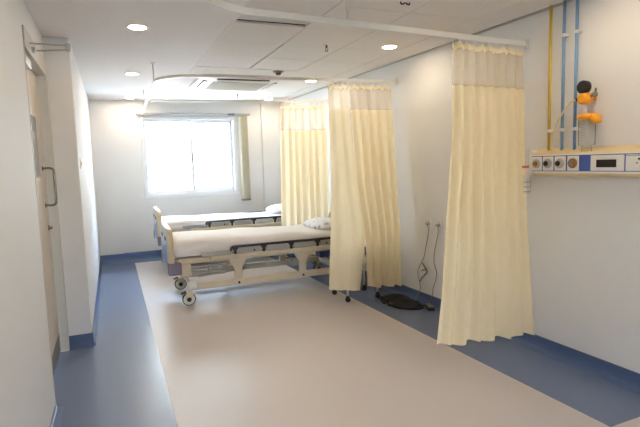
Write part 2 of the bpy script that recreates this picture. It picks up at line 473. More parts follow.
for k in range(9):
    y = -D+.2+.07*k
    if y < D-.19: t.span((-W+.19, y, -.067), (W-.19, y+.012, -.062))
t.build('intake_grille', M_intake, ac)
def louver(p, q, s):
    u = MB(); p = Vector(p); q = Vector(q); m = (p+q)/2; L = (q-p).length
    rotz = math.atan2((q-p).y, (q-p).x)
    u.box(m, (L, .045, .006), .002, rot=Matrix.Rotation(rotz, 3, 'Z') @ Matrix.Rotation(s, 3, 'X')); return u.build('louver', M_white, ac)
def slot(p, q):
    u = MB(); u.span(p, q); return u.build('air_slot', M_gap, ac)
e = .085
slot((-W+.2, -D+.055, -.0465), (W-.2, -D+.115, -.03)); slot((-W+.2, D-.115, -.0465), (W-.2, D-.055, -.03))
slot((-W+.055, -D+.2, -.0465), (-W+.115, D-.2, -.03)); slot((W-.115, -D+.2, -.0465), (W-.055, D-.2, -.03))
louver((-W+.21, -D+e, -.050), (W-.21, -D+e, -.050), .2); louver((-W+.21, D-e, -.050), (W-.21, D-e, -.050), -.2)
louver((-W+e, -D+.21, -.050), (-W+e, D-.21, -.050), .2); louver((W-e, -D+.21, -.050), (W-e, D-.21, -.050), -.2)

rv = tag(empty('return_air_vent', (1.24, 3.765, HC)), 'dark recessed return air slot in the tiled ceiling behind the near curtain track', 'vent')
t = MB(); t.span((-.297, -.13, .012), (.297, .13, .028)); t.build('duct_void', M_gap, rv)
t = MB()
for k in range(5): t.box((0, -.085+.032*k, .012), (.58, .004, .026), rot=Matrix.Rotation(.6, 3, 'X'))
t.build('blade', M_tile, rv)
t = MB()
t.span((-.3, -.133, -.004), (.3, -.115, .012), .002); t.span((-.3, .118, -.004), (.3, .133, .012), .002); t.span((-.3, -.13, -.004), (-.284, .13, .012), .002); t.span((.284, -.13, -.004), (.3, .13, .012), .002)
t.build('vent_frame', M_tile, rv)

sd = tag(empty('smoke_detector', (1.92, 5.80, HC)), 'round grey smoke detector in the tiled ceiling right of the cassette air conditioner', 'smoke detector')
t = MB(); t.lathe((0, 0, 0), [(.0, -.018), (.05, -.018), (.062, -.012), (.065, .0)], 24); t.build('base', M_grey, sd)
t = MB(); t.lathe((0, 0, 0), [(.0, -.045), (.022, -.044), (.034, -.034), (.036, -.018)], 24); t.build('sensor_cap', M_kick, sd)
def sprinkler(x, y, l):
    s = tag(empty('fire_sprinkler', (x, y, HC)), l, 'sprinkler', 'sprinkler heads in the ceiling')
    t = MB(); t.lathe((0, 0, 0), [(.0, -.003), (.03, -.004), (.036, 0)], 20); t.build('escutcheon', M_white, s)
    t = MB(); t.tube([(0, 0, 0), (0, 0, -.03)], .010, 10)
    for sx_ in (-1, 1): t.tube([(0.008*sx_, 0, -.025), (.014*sx_, 0, -.042), (.002*sx_, 0, -.058)], .003, 8)
    t.lathe((0, 0, -.060), [(.0, 0), (.017, 0), (.017, .003), (0, .003)], 16); t.build('sprinkler_head', M_kick, s)
sprinkler(1.94, 4.40, 'small sprinkler head in the ceiling tiles behind the near curtain track drop rod')
sprinkler(1.89, 7.75, 'small sprinkler head in the ceiling beyond the cassette air conditioner')
lg = tag(empty('ceiling_hook', (1.97, 3.09, HC)), 'small dark bent wire hook in a ceiling tile beyond the near track drop rod', 'hook')
t = MB(); t.tube(spline([(-.04, 0, .0), (-.03, 0, -.015), (-.012, 0, -.010), (0, 0, 0), (.012, 0, -.010), (.03, 0, -.014), (.036, 0, 0)], 5), .005, 8); t.build('wire', M_black, lg)
t = MB(); t.span((-.03, -.02, -.003), (.03, .04, .001), .002); t.build('plate', M_tile, lg)

# ------------------------------------------------------------------ curtain tracks
def rail_sweep(pts, parent, name='rail', w=.024, h=.028, z=2.42):
    t = MB(); pts = [Vector((p[0], p[1], 0)) for p in pts]; rings = []
    for i, p in enumerate(pts):
        dd = (pts[min(i+1, len(pts)-1)]-pts[max(i-1, 0)]).normalized(); nn = Vector((-dd.y, dd.x, 0))
        rings.append([t.bm.verts.new(p+nn*a+Vector((0, 0, z+bz))) for a, bz in ((-w/2, -h/2), (w/2, -h/2), (w/2, h/2), (-w/2, h/2))])
    for a, c in zip(rings, rings[1:]):
        for k in range(4): t.bm.faces.new((a[k], a[(k+1) % 4], c[(k+1) % 4], c[k]))
    t.bm.faces.new(rings[0]); t.bm.faces.new(rings[-1][::-1]); bmesh.ops.recalc_face_normals(t.bm, faces=t.bm.faces[:])
    return t.build(name, M_wmetal, parent)
def arc(cx, cy, r, a0, a1, n=10): return [(cx+r*math.cos(a0+(a1-a0)*k/n), cy+r*math.sin(a0+(a1-a0)*k/n)) for k in range(n+1)]
def rod(x, y, par, z0=2.436):
    t = MB(); t.tube([(x, y, z0), (x, y, HC-.004)], .008, 10); t.lathe((x, y, HC), [(.0, -.012), (.012, -.012), (.026, -.006), (.028, 0)], 16); t.build('drop_rod', M_wmetal, par)
def bracket(x, y, par):
    t = MB(); t.box((x-.012, y, 2.42), (.02, .05, .07), .004); t.build('wall_bracket', M_wmetal, par)
# near
ct = tag(empty('curtain_track'), 'white curtain track nearest the camera, hung by a drop rod and curving at top left', 'curtain track', 'ceiling hung curtain tracks')
def near_y(x): return 3.09-.088*(3.08-x)
rail_sweep([(RW(3.09, .002), near_y(3.08)), (2.4, near_y(2.4)), (1.6, near_y(1.6)), (.92, near_y(.92))]+arc(.88, 2.47, .43, PI/2-.0, PI, 10)+[(.45, 2.1), (.45, 0)], ct, h=.038)
rod(1.45, near_y(1.45), ct); rod(.45, 1.6, ct); bracket(RW(3.09), 3.09, ct)
# middle, runs on along the left of the beds to the far wall
ct2 = tag(empty('curtain_track'), 'white L-shaped curtain track over the middle curtain, turning along the bed ends to the window', 'curtain track', 'ceiling hung curtain tracks')
def mid_y(x): return 4.94+.045*(3.03-x)
rail_sweep([(RW(4.94, .002), mid_y(3.03)), (2.2, mid_y(2.2)), (1.4, mid_y(1.4)), (.87, mid_y(.87))]+arc(.87, 5.43, .39, 1.5*PI, PI, 10)+[(.49, 6.5), (.51, 7.5), (.53, YF-.005)], ct2)
rod(.485, 5.62, ct2); rod(.51, 7.62, ct2); bracket(RW(4.94), 4.94, ct2)
ct3 = tag(empty('curtain_track'), 'white curtain track between the two beds over the farthest curtain', 'curtain track', 'ceiling hung curtain tracks')
def far_y(x): return 6.75+.105*(2.97-x)
rail_sweep([(RW(6.75, .002), far_y(2.97)), (2.2, far_y(2.2)), (1.2, far_y(1.2)), (.55, far_y(.55))], ct3)
bracket(RW(6.75), 6.75, ct3)

# ------------------------------------------------------------------ curtains
def curtain(label, xl, xr, yfn, ybow, pleats, amp, hem, netz=(2.06, 2.375), nu=220, nv=26, seed=0, hooks=9, ph0=0, flat=0.0, name='hospital_curtain'):
    """xl(z), xr(z): edges; yfn(x): track line; ybow(z): drift to the front; hem(u): bottom height"""
    rnd = random.Random(seed)
    ph = [rnd.uniform(-.9, .9) for _ in range(pleats+2)]; am = [rnd.uniform(.55, 1.25) for _ in range(pleats+2)]
    root = tag(empty(name, ((xl(2.3)+xr(2.3))/2, yfn((xl(2.3)+xr(2.3))/2), 0)), label, 'curtain', 'cream hospital curtains on ceiling tracks')
    ox, oy, _ = root.location
    def pt(u, z):
        x = xl(z)+(xr(z)-xl(z))*u
        s = u*pleats; i = int(min(s, pleats-1e-6)); fr = s-i
        a = am[i]*(1-fr)+am[i+1]*fr; p = ph[i]*(1-fr)+ph[i+1]*fr
        k = (2.4-z)/2.3
        A = amp*a*(.55+.55*min(1, k*2.0))*(1-flat)
        th = 2*PI*s+p+ph0+.25*math.sin(3*z+i)
        y = yfn(x)-ybow(z)+A*math.sin(th)+.25*A*math.sin(2*th+1.1+z)
        x += .35*A*math.cos(th)
        return Vector((x-ox, y-oy, z))
    def sheet(zt, zb, nv, name, m, thick):
        t = MB(); V = []
        for i in range(nu+1):
            u = i/nu; b_ = hem(u) if zb is None else zb(u)
            V.append([t.bm.verts.new(pt(u, zt(u)+(b_-zt(u))*j/nv)) for j in range(nv+1)])
        for i in range(nu):
            for j in range(nv): t.bm.faces.new((V[i][j], V[i+1][j], V[i+1][j+1], V[i][j+1]))
        for fc in t.bm.faces: fc.smooth = True
        return t.build(name, m, root)
    zt = lambda u: netz[0]+.012
    sheet(lambda u: netz[0]+.015, None, nv, 'fabric', M_curt, 0)
    sheet(lambda u: netz[1]-.03-.012*abs(math.sin(u*hooks*PI)), lambda u: netz[0]+.012, 6, 'mesh_header', M_net, 0)
    sag = lambda u: .018*abs(math.sin(u*hooks*PI))
    sheet(lambda u: netz[1]+.012-sag(u)*1.3, lambda u: netz[1]-.035-sag(u), 3, 'heading_tape', M_hem, 0)
    for k in range(hooks+1):
        u = min(.995, max(.005, k/hooks)); p = pt(u, netz[1])
        rx = min(p.x+ox, RW(p.y+oy, .03)); ry = yfn(rx)-oy; rx -= ox
        t = MB(); t.tube([(p.x, p.y, p.z-.012), (p.x, (p.y+ry)/2, p.z+.012), (rx, ry, 2.404)], .0035, 6); t.lathe((rx, ry, 2.398), [(.007, 0), (.007, .012)], 8); t.build('hook', M_white, root)
    return root
def pl(*kv):
    """piecewise linear in z from (z, value) pairs"""
    kv = sorted(kv)
    def f(z):
        if z <= kv[0][0]: return kv[0][1]
        for (a, va), (c, vc) in zip(kv, kv[1:]):
            if z <= c:
                t = (z-a)/(c-a); return va+(vc-va)*t
        return kv[-1][1]
    return f
curtain('wide cream hospital curtain nearest the camera, beside the blue headwall panel',
        pl((.15, 2.03), (.6, 2.13), (1.25, 2.225), (1.75, 2.285), (2.4, 2.31)), pl((.1, 3.055), (1.2, 3.05), (2.0, 3.04), (2.4, 3.035)), near_y,
        pl((.1, .14), (1.2, .04), (2.4, 0)), 7, .024, lambda u: .225-.095*u+.012*math.sin(u*23)+(.0 if u > .03 else 0), seed=3, hooks=10, netz=(2.06, 2.375))
curtain('flat grey-cream left panel of the middle curtain, hanging over white table legs',
        pl((.1, 2.055), (.7, 2.10), (1.3, 2.15), (2.4, 2.20)), pl((.1, 2.42), (.67, 2.505), (.9, 2.50), (1.3, 2.45), (2.4, 2.42)), mid_y,
        pl((.1, .20), (.8, .17), (1.8, .06), (2.4, .0)), 2, .02, lambda u: .195-.05*u, seed=11, hooks=4, nu=120, netz=(2.10, 2.375), ph0=.6, flat=.35)
curtain('pleated warm cream right panel of the middle curtain, against the right wall',
        pl((.1, 2.52), (.6, 2.515), (.9, 2.48), (1.3, 2.44), (2.4, 2.43)), pl((.1, 2.945), (2.4, 2.945)), mid_y,
        pl((.1, .18), (.8, .17), (1.8, .06), (2.4, 0)), 5, .022, lambda u: .170-.03*u+.01*math.sin(u*17), seed=5, hooks=7, nu=170, netz=(2.09, 2.375))
curtain('farthest cream hospital curtain, hanging between the two beds',
        pl((.2, 2.20), (1.0, 2.215), (2.0, 2.245), (2.4, 2.265)), pl((.2, 2.935), (2.4, 2.935)), far_y,
        pl((.2, .03), (2.4, 0)), 7, .026, lambda u: .2, seed=9, hooks=8, nu=180, netz=(2.0, 2.36))

# ------------------------------------------------------------------ hospital beds
def bed(loc, label, lift=0.0, rz=0, rail=0.0):
    """local frame: x from foot (0) to head, y across (-.45 near .. .45 far)"""
    r = tag(empty('hospital_bed', loc, rz), label, 'bed', 'hospital beds')
    L = 2.28; Wd = .44; zf = .505+lift
    # footboard: thick rounded board with an inset outer face, lower grey corner bumpers, hand slots
    def board(name, x0, x1, face):
        t = MB(); t.prism(rrect(-.47, .37+lift, .47, .875+lift, .11, 8, (0, 0, 1, 1)), 'X', x0, x1, .010)
        bd = t.build(name, M_board, r)
        sgn = -1 if face == 0 else 1; xf = x0 if face == 0 else x1
        t = MB(); t.prism(rrect(-.42, .41+lift, .42, .84+lift, .09, 8, (0, 0, 1, 1)), 'X', xf, xf+sgn*.004); fp = t.build('face_panel', M_boardface, bd)
        t = MB()
        t.prism([(-.36, .44+lift), (.36, .44+lift), (.36, .56+lift), (.12, .64+lift), (-.12, .64+lift), (-.36, .72+lift)], 'X', xf+sgn*.004, xf+sgn*.006); t.build('blue_motif', M_decal, fp)
        for yy in (-.2, .2):
            t = MB(); t.prism([(yy+a, c+.75+lift) for a, c in rrect(-.08, -.022, .08, .022, .02, 5)], 'X', xf+sgn*.004, xf+sgn*.0065); t.build('hand_slot', M_rubber, bd)
        return bd
    board('footboard', -.025, .03, 0); board('headboard', L-.03, L+.03, 1)
    for x, s in ((.0, 1), (L, 1)):
        for yy in (-.43, .43):
            t = MB(); t.box((x+.035, yy, .435+lift), (.14, .11, .135), .012); t.build('corner_bumper', M_bump, r)
    # main frame
    t = MB()
    for yy in (-.42, .42): t.span((.07, yy-.02, zf-.03), (L-.04, yy+.02, zf+.03), .006)
    for x in (.10, .75, 1.5, 2.2): t.span((x-.02, -.41, zf-.025), (x+.02, .41, zf+.02), .005)
    t.build('main_frame', M_cream, r)
    # deck in hinged sections
    for (x0, x1) in ((.09, .52), (.535, .98), (.995, 1.30), (1.315, 2.22)):
        t = MB(); t.span((x0, -.415, zf+.035), (x1, .415, zf+.052), .006)
        for k in range(3): t.span((x0+.03, -.25+.22*k, zf+.02), (x1-.03, -.21+.22*k, zf+.036), .003)
        t.build('deck_section', M_deck, r)
    # lower frame
    t = MB()
    for yy in (-.40, .40): t.span((.20, yy-.025, .17), (L-.12, yy+.025, .245), .008)
    for x in (.24, 2.08): t.span((x-.03, -.39, .175), (x+.03, .39, .24), .006)
    t.build('lower_frame', M_cream, r)
    for yy in (-.40, .40):
        t = MB(); t.box((.215, yy, .222), (.10, .075, .09), .025); t.build('frame_end_cap', M_white, r)
        t = MB(); t.span((.09, yy-.012, .33+lift), (.21, yy+.012, zf-.02), .006); t.build('foot_plate', M_cream, r)
        t = MB(); t.span((.22, yy-.01, .345+lift), (.58, yy+.01, .365+lift), .004); t.span((.22, yy-.01, .42+lift), (.64, yy+.01, .435+lift), .004); t.span((.40, yy-.012, .345+lift), (.42, yy+.012, .435+lift), .003); t.build('link_arm', M_alu, r)
    # tapered lifting brackets
    for x in (.74, 1.53):
        for yy in (-.40, .40):
            t = MB(); z1 = zf-.03
            t.prism([(x-.11, z1), (x+.11, z1), (x+.085, z1-.04), (x+.042, z1-.11), (x+.042, .24), (x-.042, .24), (x-.042, z1-.11), (x-.085, z1-.04)], 'Y', yy-.018, yy+.018, .004)
            t.build('lift_bracket', M_cream, r)
            t = MB(); t.lathe((x, yy-.030 if yy < 0 else yy+.018, .20), [(.014, 0), (.014, .012)], 12, 'Y'); t.build('pivot_bolt', M_rubber, r)
    # crank screws, actuator, motor box, wiring tray
    for yy in (-.22, 0, .22):
        t = MB(); t.tube([(.06, yy, zf-.09), (.95, yy, zf-.07)], .014, 10); t.tube([(.95, yy, zf-.07), (1.5, yy, zf-.06)], .009, 8); t.build('crank_screw', M_alu, r)
        t = MB(); t.tube([(-.02, yy, zf-.09), (.06, yy, zf-.09)], .010, 8); t.tube([(.0, yy, zf-.09), (.0, yy+.03, zf-.14)], .008, 8); t.build('crank_handle', M_rubber, r)
    t = MB(); t.span((.08, -.38, .37+lift), (.52, -.30, .40+lift), .006); t.span((.12, -.37, .31+lift*.5), (.60, -.34, .325+lift*.5), .004); t.build('linkage', M_alu, r)
    for yy in (-.3, .3):
        t = MB(); t.tube([(.30, yy, .30), (.85, yy, .34+lift)], .016, 10); t.build('lift_rod', M_alu, r)
    t = MB(); t.span((1.40, -.30, .40+lift), (1.57, -.18, .455+lift), .008); t.build('motor', M_darkblue, r)
    t = MB(); t.span((1.44, -.30, .29+lift), (1.62, -.16, .39+lift), .012); t.build('motor_housing', M_grey, r)
    t = MB(); t.span((1.80, -.32, .36+lift), (2.12, -.14, .45+lift), .012); t.build('control_box', M_darkblue, r)
    # fold-down side rails: black top bar, drop arms, grey infill bars
    for sg in (-1, 1):
        y = sg*.475; zt = .628+lift+rail
        t = MB()
        t.span((.66, y-.018, zt-.014), (2.10, y+.018, zt+.014), .010, 3)
        for x in (.66, 2.09): t.tube([(x, y, zt), (x-.012, y, zt-.045)], .015, 8)
        sr = t.build('side_rail', M_black, r)
        for k in range(5):
            x = .70+.335*k
            t = MB(); t.prism([(x-.045, zt-.008), (x+.045, zt-.008), (x+.016, zt-.045), (x+.012, zt-.085), (x-.012, zt-.085), (x-.016, zt-.045)], 'Y', y-.012, y+.012, .003); t.build('rail_arm', M_black, sr)
        t = MB()
        for k in range(4):
            x0 = .735+.335*k
            t.prism(rrect(x0, zt-.080, x0+.27, zt-.018, .02, 4), 'Y', y-.009, y+.009, .002)
        t.span((.32, y-.010, zt-.085), (.66, y+.010, zt-.03), .008)
        t.build('infill_panel', M_grey, sr)
        t = MB(); t.span((.42, y-.018, zt-.125), (2.12, y+.018, zt-.085), .008)
        t.build('lower_rail', M_cream, sr)
        for k in range(3):
            t = MB(); t.lathe((.92+.45*k, y-.020 if sg < 0 else y+.009, zt-.055), [(.011, 0), (.011, .011)], 10, 'Y'); t.build('knob', M_black, sr)
    # casters
    for x in (.17, 2.05):
        for yy in (-.40, .40):
            cz = .073
            t = MB(); t.tube([(x+.03, yy, .19), (x+.015, yy, .13)], .022, 12)
            t.prism([(x-.028, .075), (x-.045, .12), (x-.02, .155), (x+.035, .155), (x+.05, .12), (x+.028, .075)], 'Y', yy-.036, yy-.028, .002)
            t.prism([(x-.028, .075), (x-.045, .12), (x-.02, .155), (x+.035, .155), (x+.05, .12), (x+.028, .075)], 'Y', yy+.028, yy+.036, .002)
            t.span((x-.02, yy-.034, .14), (x+.04, yy+.034, .156), .004)
            cs = t.build('caster', M_cream, r)
            t = MB(); t.lathe((x, yy, cz), [(.06, -.022), (.069, -.020), (.073, -.014), (.073, .014), (.069, .020), (.06, .022)], 28, 'Y'); t.build('tyre', M_rubber, cs)
            t = MB(); t.lathe((x, yy, cz), [(.0, -.026), (.05, -.026), (.063, -.023), (.063, .023), (.05, .026), (0, .026)], 28, 'Y'); t.build('wheel_disc', M_white, cs)
            t = MB(); t.lathe((x, yy, cz), [(.0, -.041), (.02, -.041), (.026, -.036), (.026, .036), (.02, .041), (0, .041)], 16, 'Y'); t.build('hub', M_black, cs)
            t = MB(); t.box((x-.055, yy, .150), (.06, .04, .014), .005, rot=Matrix.Rotation(-.35, 3, 'Y')); t.build('brake_pedal', M_black, cs)
    return r
def mattress(loc, label, L=2.1, zb=.56, zt=.742, hw=.43, seed=1):
    rnd = random.Random(seed)
    o = MB(); t = bmesh.new(); nx, ny = 60, 26
    def h(x, y, z):
        ex = min(x, L-x); ey = hw-abs(y)
        return z-(.03*math.exp(-ex/.03)+.03*math.exp(-ey/.03))-.045*x/L+.004*math.sin(7*x+3*y)+.003*math.sin(13*x-9*y)
    top = [[t.verts.new((L*i/nx, -hw+2*hw*j/ny, h(L*i/nx, -hw+2*hw*j/ny, zt))) for j in range(ny+1)] for i in range(nx+1)]
    for i in range(nx):
        for j in range(ny): t.faces.new((top[i][j], top[i+1][j], top[i+1][j+1], top[i][j+1]))
    ring = [top[i][0] for i in range(nx+1)]+[top[nx][j] for j in range(1, ny+1)]+[top[i][ny] for i in range(nx-1, -1, -1)]+[top[0][j] for j in range(ny-1, 0, -1)]
    prev = ring
    for k in range(1, 6):
        f_ = k/5; cur = []
        for v in ring:
            out = Vector((1 if v.co.x > L-1e-4 else (-1 if v.co.x < 1e-4 else 0), 1 if v.co.y > hw-1e-4 else (-1 if v.co.y < -hw+1e-4 else 0), 0))
            wv = .006*math.sin(19*v.co.x+5*v.co.y+2*k)+.004*math.sin(41*v.co.x+k)
            p = v.co+out*(.014*math.sin(PI*min(1, f_*1.1))+wv*f_); p.z = v.co.z+(zb-v.co.z)*f_
            cur.append(t.verts.new(p))
        n = len(ring)
        for q in range(n): t.faces.new((prev[q], prev[(q+1) % n], cur[(q+1) % n], cur[q]))
        prev = cur
    t.faces.new(prev); bmesh.ops.recalc_face_normals(t, faces=t.faces[:])
    for f_ in t.faces: f_.smooth = True
    o.merge(t); m = o.build('mattress', M_sheet); m.location = loc
    return tag(m, label, 'mattress', 'sheeted mattresses on the beds')
def pillow(loc, rz, label, lx=.40, ly=.62, hz=.13, seed=0):
    rnd = random.Random(seed); t = MB(); n = 24; T = {}; B = {}
    for i in range(n+1):
        for j in range(n+1):
            u = 2*i/n-1; v = 2*j/n-1
            x = lx/2*u*(1-.07*v*v); y = ly/2*v*(1-.07*u*u)
            e_ = max(0, (1-abs(u)**2.6)*(1-abs(v)**2.6))**.5
            wr = .008*math.sin(9*u+4*v)*e_+.006*math.sin(14*v-5*u)*e_
            T[i, j] = t.bm.verts.new((x, y, hz*.28+hz*.72*e_+wr)); B[i, j] = T[i, j] if i in (0, n) or j in (0, n) else t.bm.verts.new((x, y, hz*.28-hz*.28*min(1, e_*1.6)))
    for i in range(n):
        for j in range(n):
            t.bm.faces.new((T[i, j], T[i+1, j], T[i+1, j+1], T[i, j+1])); t.bm.faces.new((B[i, j], B[i, j+1], B[i+1, j+1], B[i+1, j]))
    p = t.build('pillow', M_pillow, smooth=True); p.location = loc; p.rotation_euler = (0, 0, rz)
    return tag(p, label, 'pillow', 'pillows on the beds')
def on_bed(root, dx, dy, z, rz):
    return (root[0]+dx*math.cos(rz)-dy*math.sin(rz), root[1]+dx*math.sin(rz)+dy*math.cos(rz), z)
B1, R1 = (.55, 6.03, 0), -.012
bed(B1, 'cream hospital bed on casters, nearer of the two, with lowered black side rail', rz=R1)
m_ = mattress(on_bed(B1, .045, 0, 0, R1), 'white sheeted mattress on the nearer bed, in front of the curtain between beds', L=2.19, seed=2, zb=.5575, zt=.748); m_.rotation_euler.z = R1
pillow(on_bed(B1, 1.97, -.06, .697, R1), R1+.1, 'white pillow with blue-grey print on the nearer bed, beside the middle curtain', seed=1)
B2, R2 = (.60, 7.87, 0), -.012
bed(B2, 'cream hospital bed under the window, farther of the two', lift=.06, rz=R2, rail=.04)
m_ = mattress(on_bed(B2, .045, 0, .06, R2), 'white sheeted mattress on the farther bed under the window', L=2.19, seed=4, zb=.5575, zt=.715); m_.rotation_euler.z = R2
pillow(on_bed(B2, 1.95, .04, .738, R2), R2-.05, 'white pillow on the farther bed, by the edge of the farthest curtain', seed=2)

# ------------------------------------------------------------------ small table behind the middle curtain
tb = tag(empty('bedside_table', (2.515, 5.015, 0)), 'white table on four casters behind the middle curtain, only its legs showing', 'table')
t = MB(); t.span((-.20, -.145, .60), (.215, .245, .625), .008); t.build('table_top', M_white, tb)
t = MB(); t.span((-.19, -.13, .40), (.21, .23, .415), .004); t.build('shelf', M_white, tb)
for (x, y) in ((-.19, -.135), (.185, -.135), (-.19, .225), (.2, .225)):
    t = MB(); t.tube([(x, y, .055), (x, y, .60)], .0135, 12); lg_ = t.build('leg', M_wmetal, tb)
    t = MB(); t.tube([(x, y, .05), (x, y, .075)], .019, 10); t.lathe((x, y, .031), [(.012, -.019), (.027, -.017), (.031, -.008), (.031, .008), (.027, .017), (.012, .019)], 16, 'Y'); t.build('caster', M_black, lg_)

# ------------------------------------------------------------------ wall sockets, plugs, cables, bag
def socket(y, z, label):
    s = tag(empty('wall_socket', (RW(y), y, z), RZ), label, 'socket', 'wall sockets on the right wall')
    t = MB(); t.span((-.010, -.043, -.043), (0, .043, .043), .004); t.build('plate', M_white, s)
    t = MB(); t.span((-.0125, -.03, .006), (-.0095, -.008, .03), .001); t.build('rocker', M_white, s)
    t = MB()
    for (yy, zz, rr) in ((.012, .014, .004), (.004, -.006, .003), (.022, -.006, .003)): t.lathe((-.0105, yy, zz), [(0, -.001), (rr, -.001), (rr, .001)], 10, 'X')
    t.build('pin_hole', M_black, s)
socket(4.35, .89, 'white wall socket with a grey cord, left of the pair by the near curtain')
socket(4.18, .89, 'white wall socket with a grey cord, right of the pair at the near curtain edge')
def cord(pts, label, tail=None):
    c = tag(empty('charger', (0, 0, 0)), label, 'charger', 'plugs with hanging cords below the wall sockets')
    z0 = pts[0]
    t = MB(); x = RW(z0[0]); t.box((x-.030, z0[0], z0[1]), (.04, .03, .03), .006); t.build('plug', M_grey, c)
    P = [(x-.035, z0[0], z0[1]-.012)]+[(RW(y, .012), y, z) for y, z in pts[1:]]
    if tail: P += tail
    t = MB(); t.tube(spline(P, 6), .0038, 8); t.build('cable', M_cable, c)
    return c
c1 = cord([(4.35, .88), (4.36, .80), (4.41, .62), (4.45, .50), (4.52, .40), (4.56, .32), (4.53, .22), (4.52, .14)], 'grey plug with hanging cord and loose coil, below the left wall socket',
          [(RW(4.52, .08), 4.52, .02), (RW(4.5, .14), 4.5, .011)])
t = MB()
t.tube(spline([(RW(4.46, .02), 4.46, .44), (RW(4.42, .03), 4.42, .42), (RW(4.37, .03), 4.37, .37), (RW(4.40, .03), 4.40, .33), (RW(4.46, .03), 4.46, .28), (RW(4.49, .03), 4.49, .24)], 6), .008, 8)
t.tube(spline([(RW(4.36, .035), 4.36, .37), (RW(4.40, .035), 4.40, .385), (RW(4.46, .03), 4.46, .36)], 6), .007, 8)
t.build('coil', M_kick, c1)
cord([(4.18, .88), (4.20, .80), (4.26, .60), (4.27, .48), (4.23, .38), (4.25, .28), (4.29, .2), (4.30, .13)], 'grey plug with straight hanging cord to the floor, beside the near curtain edge',
     [(RW(4.3, .08), 4.3, .02), (RW(4.29, .13), 4.29, .011)])

bg = tag(empty('bag', (2.83, 4.62, 0)), 'black soft bag lying flat on the blue floor strip below the cords', 'bag')
t = MB(); n = 22; T = {}
for i in range(n+1):
    for j in range(n+1):
        u = 2*i/n-1; v = 2*j/n-1
        e_ = max(0, (1-abs(u)**4)*(1-abs(v)**4))**.5
        T[i, j] = (.16*u*(1-.12*v*v)+.02*math.sin(3*v), .27*v*(1-.1*u*u), .004+e_*(.040+.008*math.sin(4*u+2*v)+.005*math.sin(7*v-2)))
TV = {k: t.bm.verts.new(p) for k, p in T.items()}
BV = {k: (TV[k] if k[0] in (0, n) or k[1] in (0, n) else t.bm.verts.new((p[0], p[1], .002))) for k, p in T.items()}
for i in range(n):
    for j in range(n):
        t.bm.faces.new((TV[i, j], TV[i+1, j], TV[i+1, j+1], TV[i, j+1])); t.bm.faces.new((BV[i, j], BV[i, j+1], BV[i+1, j+1], BV[i+1, j]))
t.build('body', M_bag, bg, smooth=True)
for y in (-.16, .10):
    t = MB(); t.tube(spline([(-.15, y, .02), (-.06, y+.03, .047), (.04, y+.02, .047), (.14, y, .02)], 6), .010, 8); t.build('flap_strap', M_rubber, bg)
t = MB(); t.tube(spline([(-.12, .10, .03), (-.17, .03, .012), (-.19, .02, .011), (-.17, .10, .011), (-.12, .20, .012), (-.10, .22, .02)], 8), .010, 8); t.build('carry_strap', M_bag, bg)
t = MB(); t.tube(spline([(-.13, -.22, .012), (-.05, -.31, .011), (.05, -.33, .011), (.13, -.26, .012)], 8), .011, 8); t.build('handle', M_bag, bg)
pa = tag(empty('power_adapter', (2.67, 4.52, 0)), 'small black power adapter on the floor in front of the black bag', 'adapter')
t = MB(); t.box((0, 0, .018), (.05, .085, .034), .008, rot=Matrix.Rotation(.5, 3, 'Z')); t.build('body', M_black, pa)
t = MB(); t.tube(spline([(0, .03, .02), (.03, .08, .008), (.08, .1, .008), (.1, .1, .02)], 5), .004, 8); t.build('lead', M_black, pa)
pb = tag(empty('extension_socket', (2.96, 4.25, 0)), 'small dark extension socket on the floor between the bag and the near curtain', 'extension socket')
t = MB(); t.box((0, 0, .02), (.07, .16, .036), .008, rot=Matrix.Rotation(-.35, 3, 'Z')); t.build('body', M_rubber, pb)
t = MB(); t.box((.0, 0, .040), (.05, .13, .004), .001, rot=Matrix.Rotation(-.35, 3, 'Z')); t.build('socket_face', M_kick, pb)

# ------------------------------------------------------------------ headwall panel (local x = out of wall is -x, local y along wall)
hp = tag(empty('headwall_panel', (RW(2.2), 2.2, 0), RZ), 'cream and blue medical headwall panel with gas outlets and sockets on the right wall', 'medical panel')
YA, YZ = -.95, .745         # wall span (local y); left end in view at +.79
t = MB(); t.prism([(0, 1.395), (-.05, 1.395), (-.082, 1.415), (-.085, 1.43), (-.085, 1.548), (-.078, 1.565), (0, 1.60)], 'Y', YA, YZ); t.build('housing', M_panelcream, hp)
t = MB(); t.span((-.0885, YA+.005, 1.432), (-.084, YZ-.004, 1.546), .001); t.build('blue_strip', M_panelblue, hp)
t = MB(); t.span((-.094, YA, 1.546), (-.082, YZ, 1.556), .003); t.span((-.094, YA, 1.418), (-.080, YZ, 1.432), .003); t.build('edge_trim', M_white, hp)
t = MB(); t.span((-.090, YZ-.004, 1.40), (0, YZ+.006, 1.59), .005); t.build('end_cap', M_white, hp)
FX = -.0885
def plate(y0, y1, name='outlet_plate', m=None, z0=1.437, z1=1.541):
    t = MB(); t.span((FX-.006, y0, z0), (FX, y1, z1), .003); return t.build(name, m or M_white, hp)
for k, (yc, ring, hub) in enumerate(((.692, M_alu, M_brass), (.588, M_alu, M_black), (.483, M_alu, M_black), (.375, M_brass, M_kick))):
    p_ = plate(yc-.047, yc+.047)
    t = MB(); t.lathe((FX-.006, yc, 1.489), [(.026, -.012), (.034, -.010), (.036, 0)][::-1], 24, 'X'); t.build('outlet_ring', ring, p_)
    t = MB(); t.lathe((FX-.018, yc+(.008 if k in (1, 2) else 0), 1.489), [(.0, -.010), (.016, -.010), (.020, 0)], 18, 'X'); t.build('outlet_valve', hub, p_)
p_ = plate(.002, .238, 'display_plate')
t = MB(); t.span((FX-.0085, .053, 1.460), (FX-.005, .194, 1.511), .001); t.build('display', M_lcd, p_)
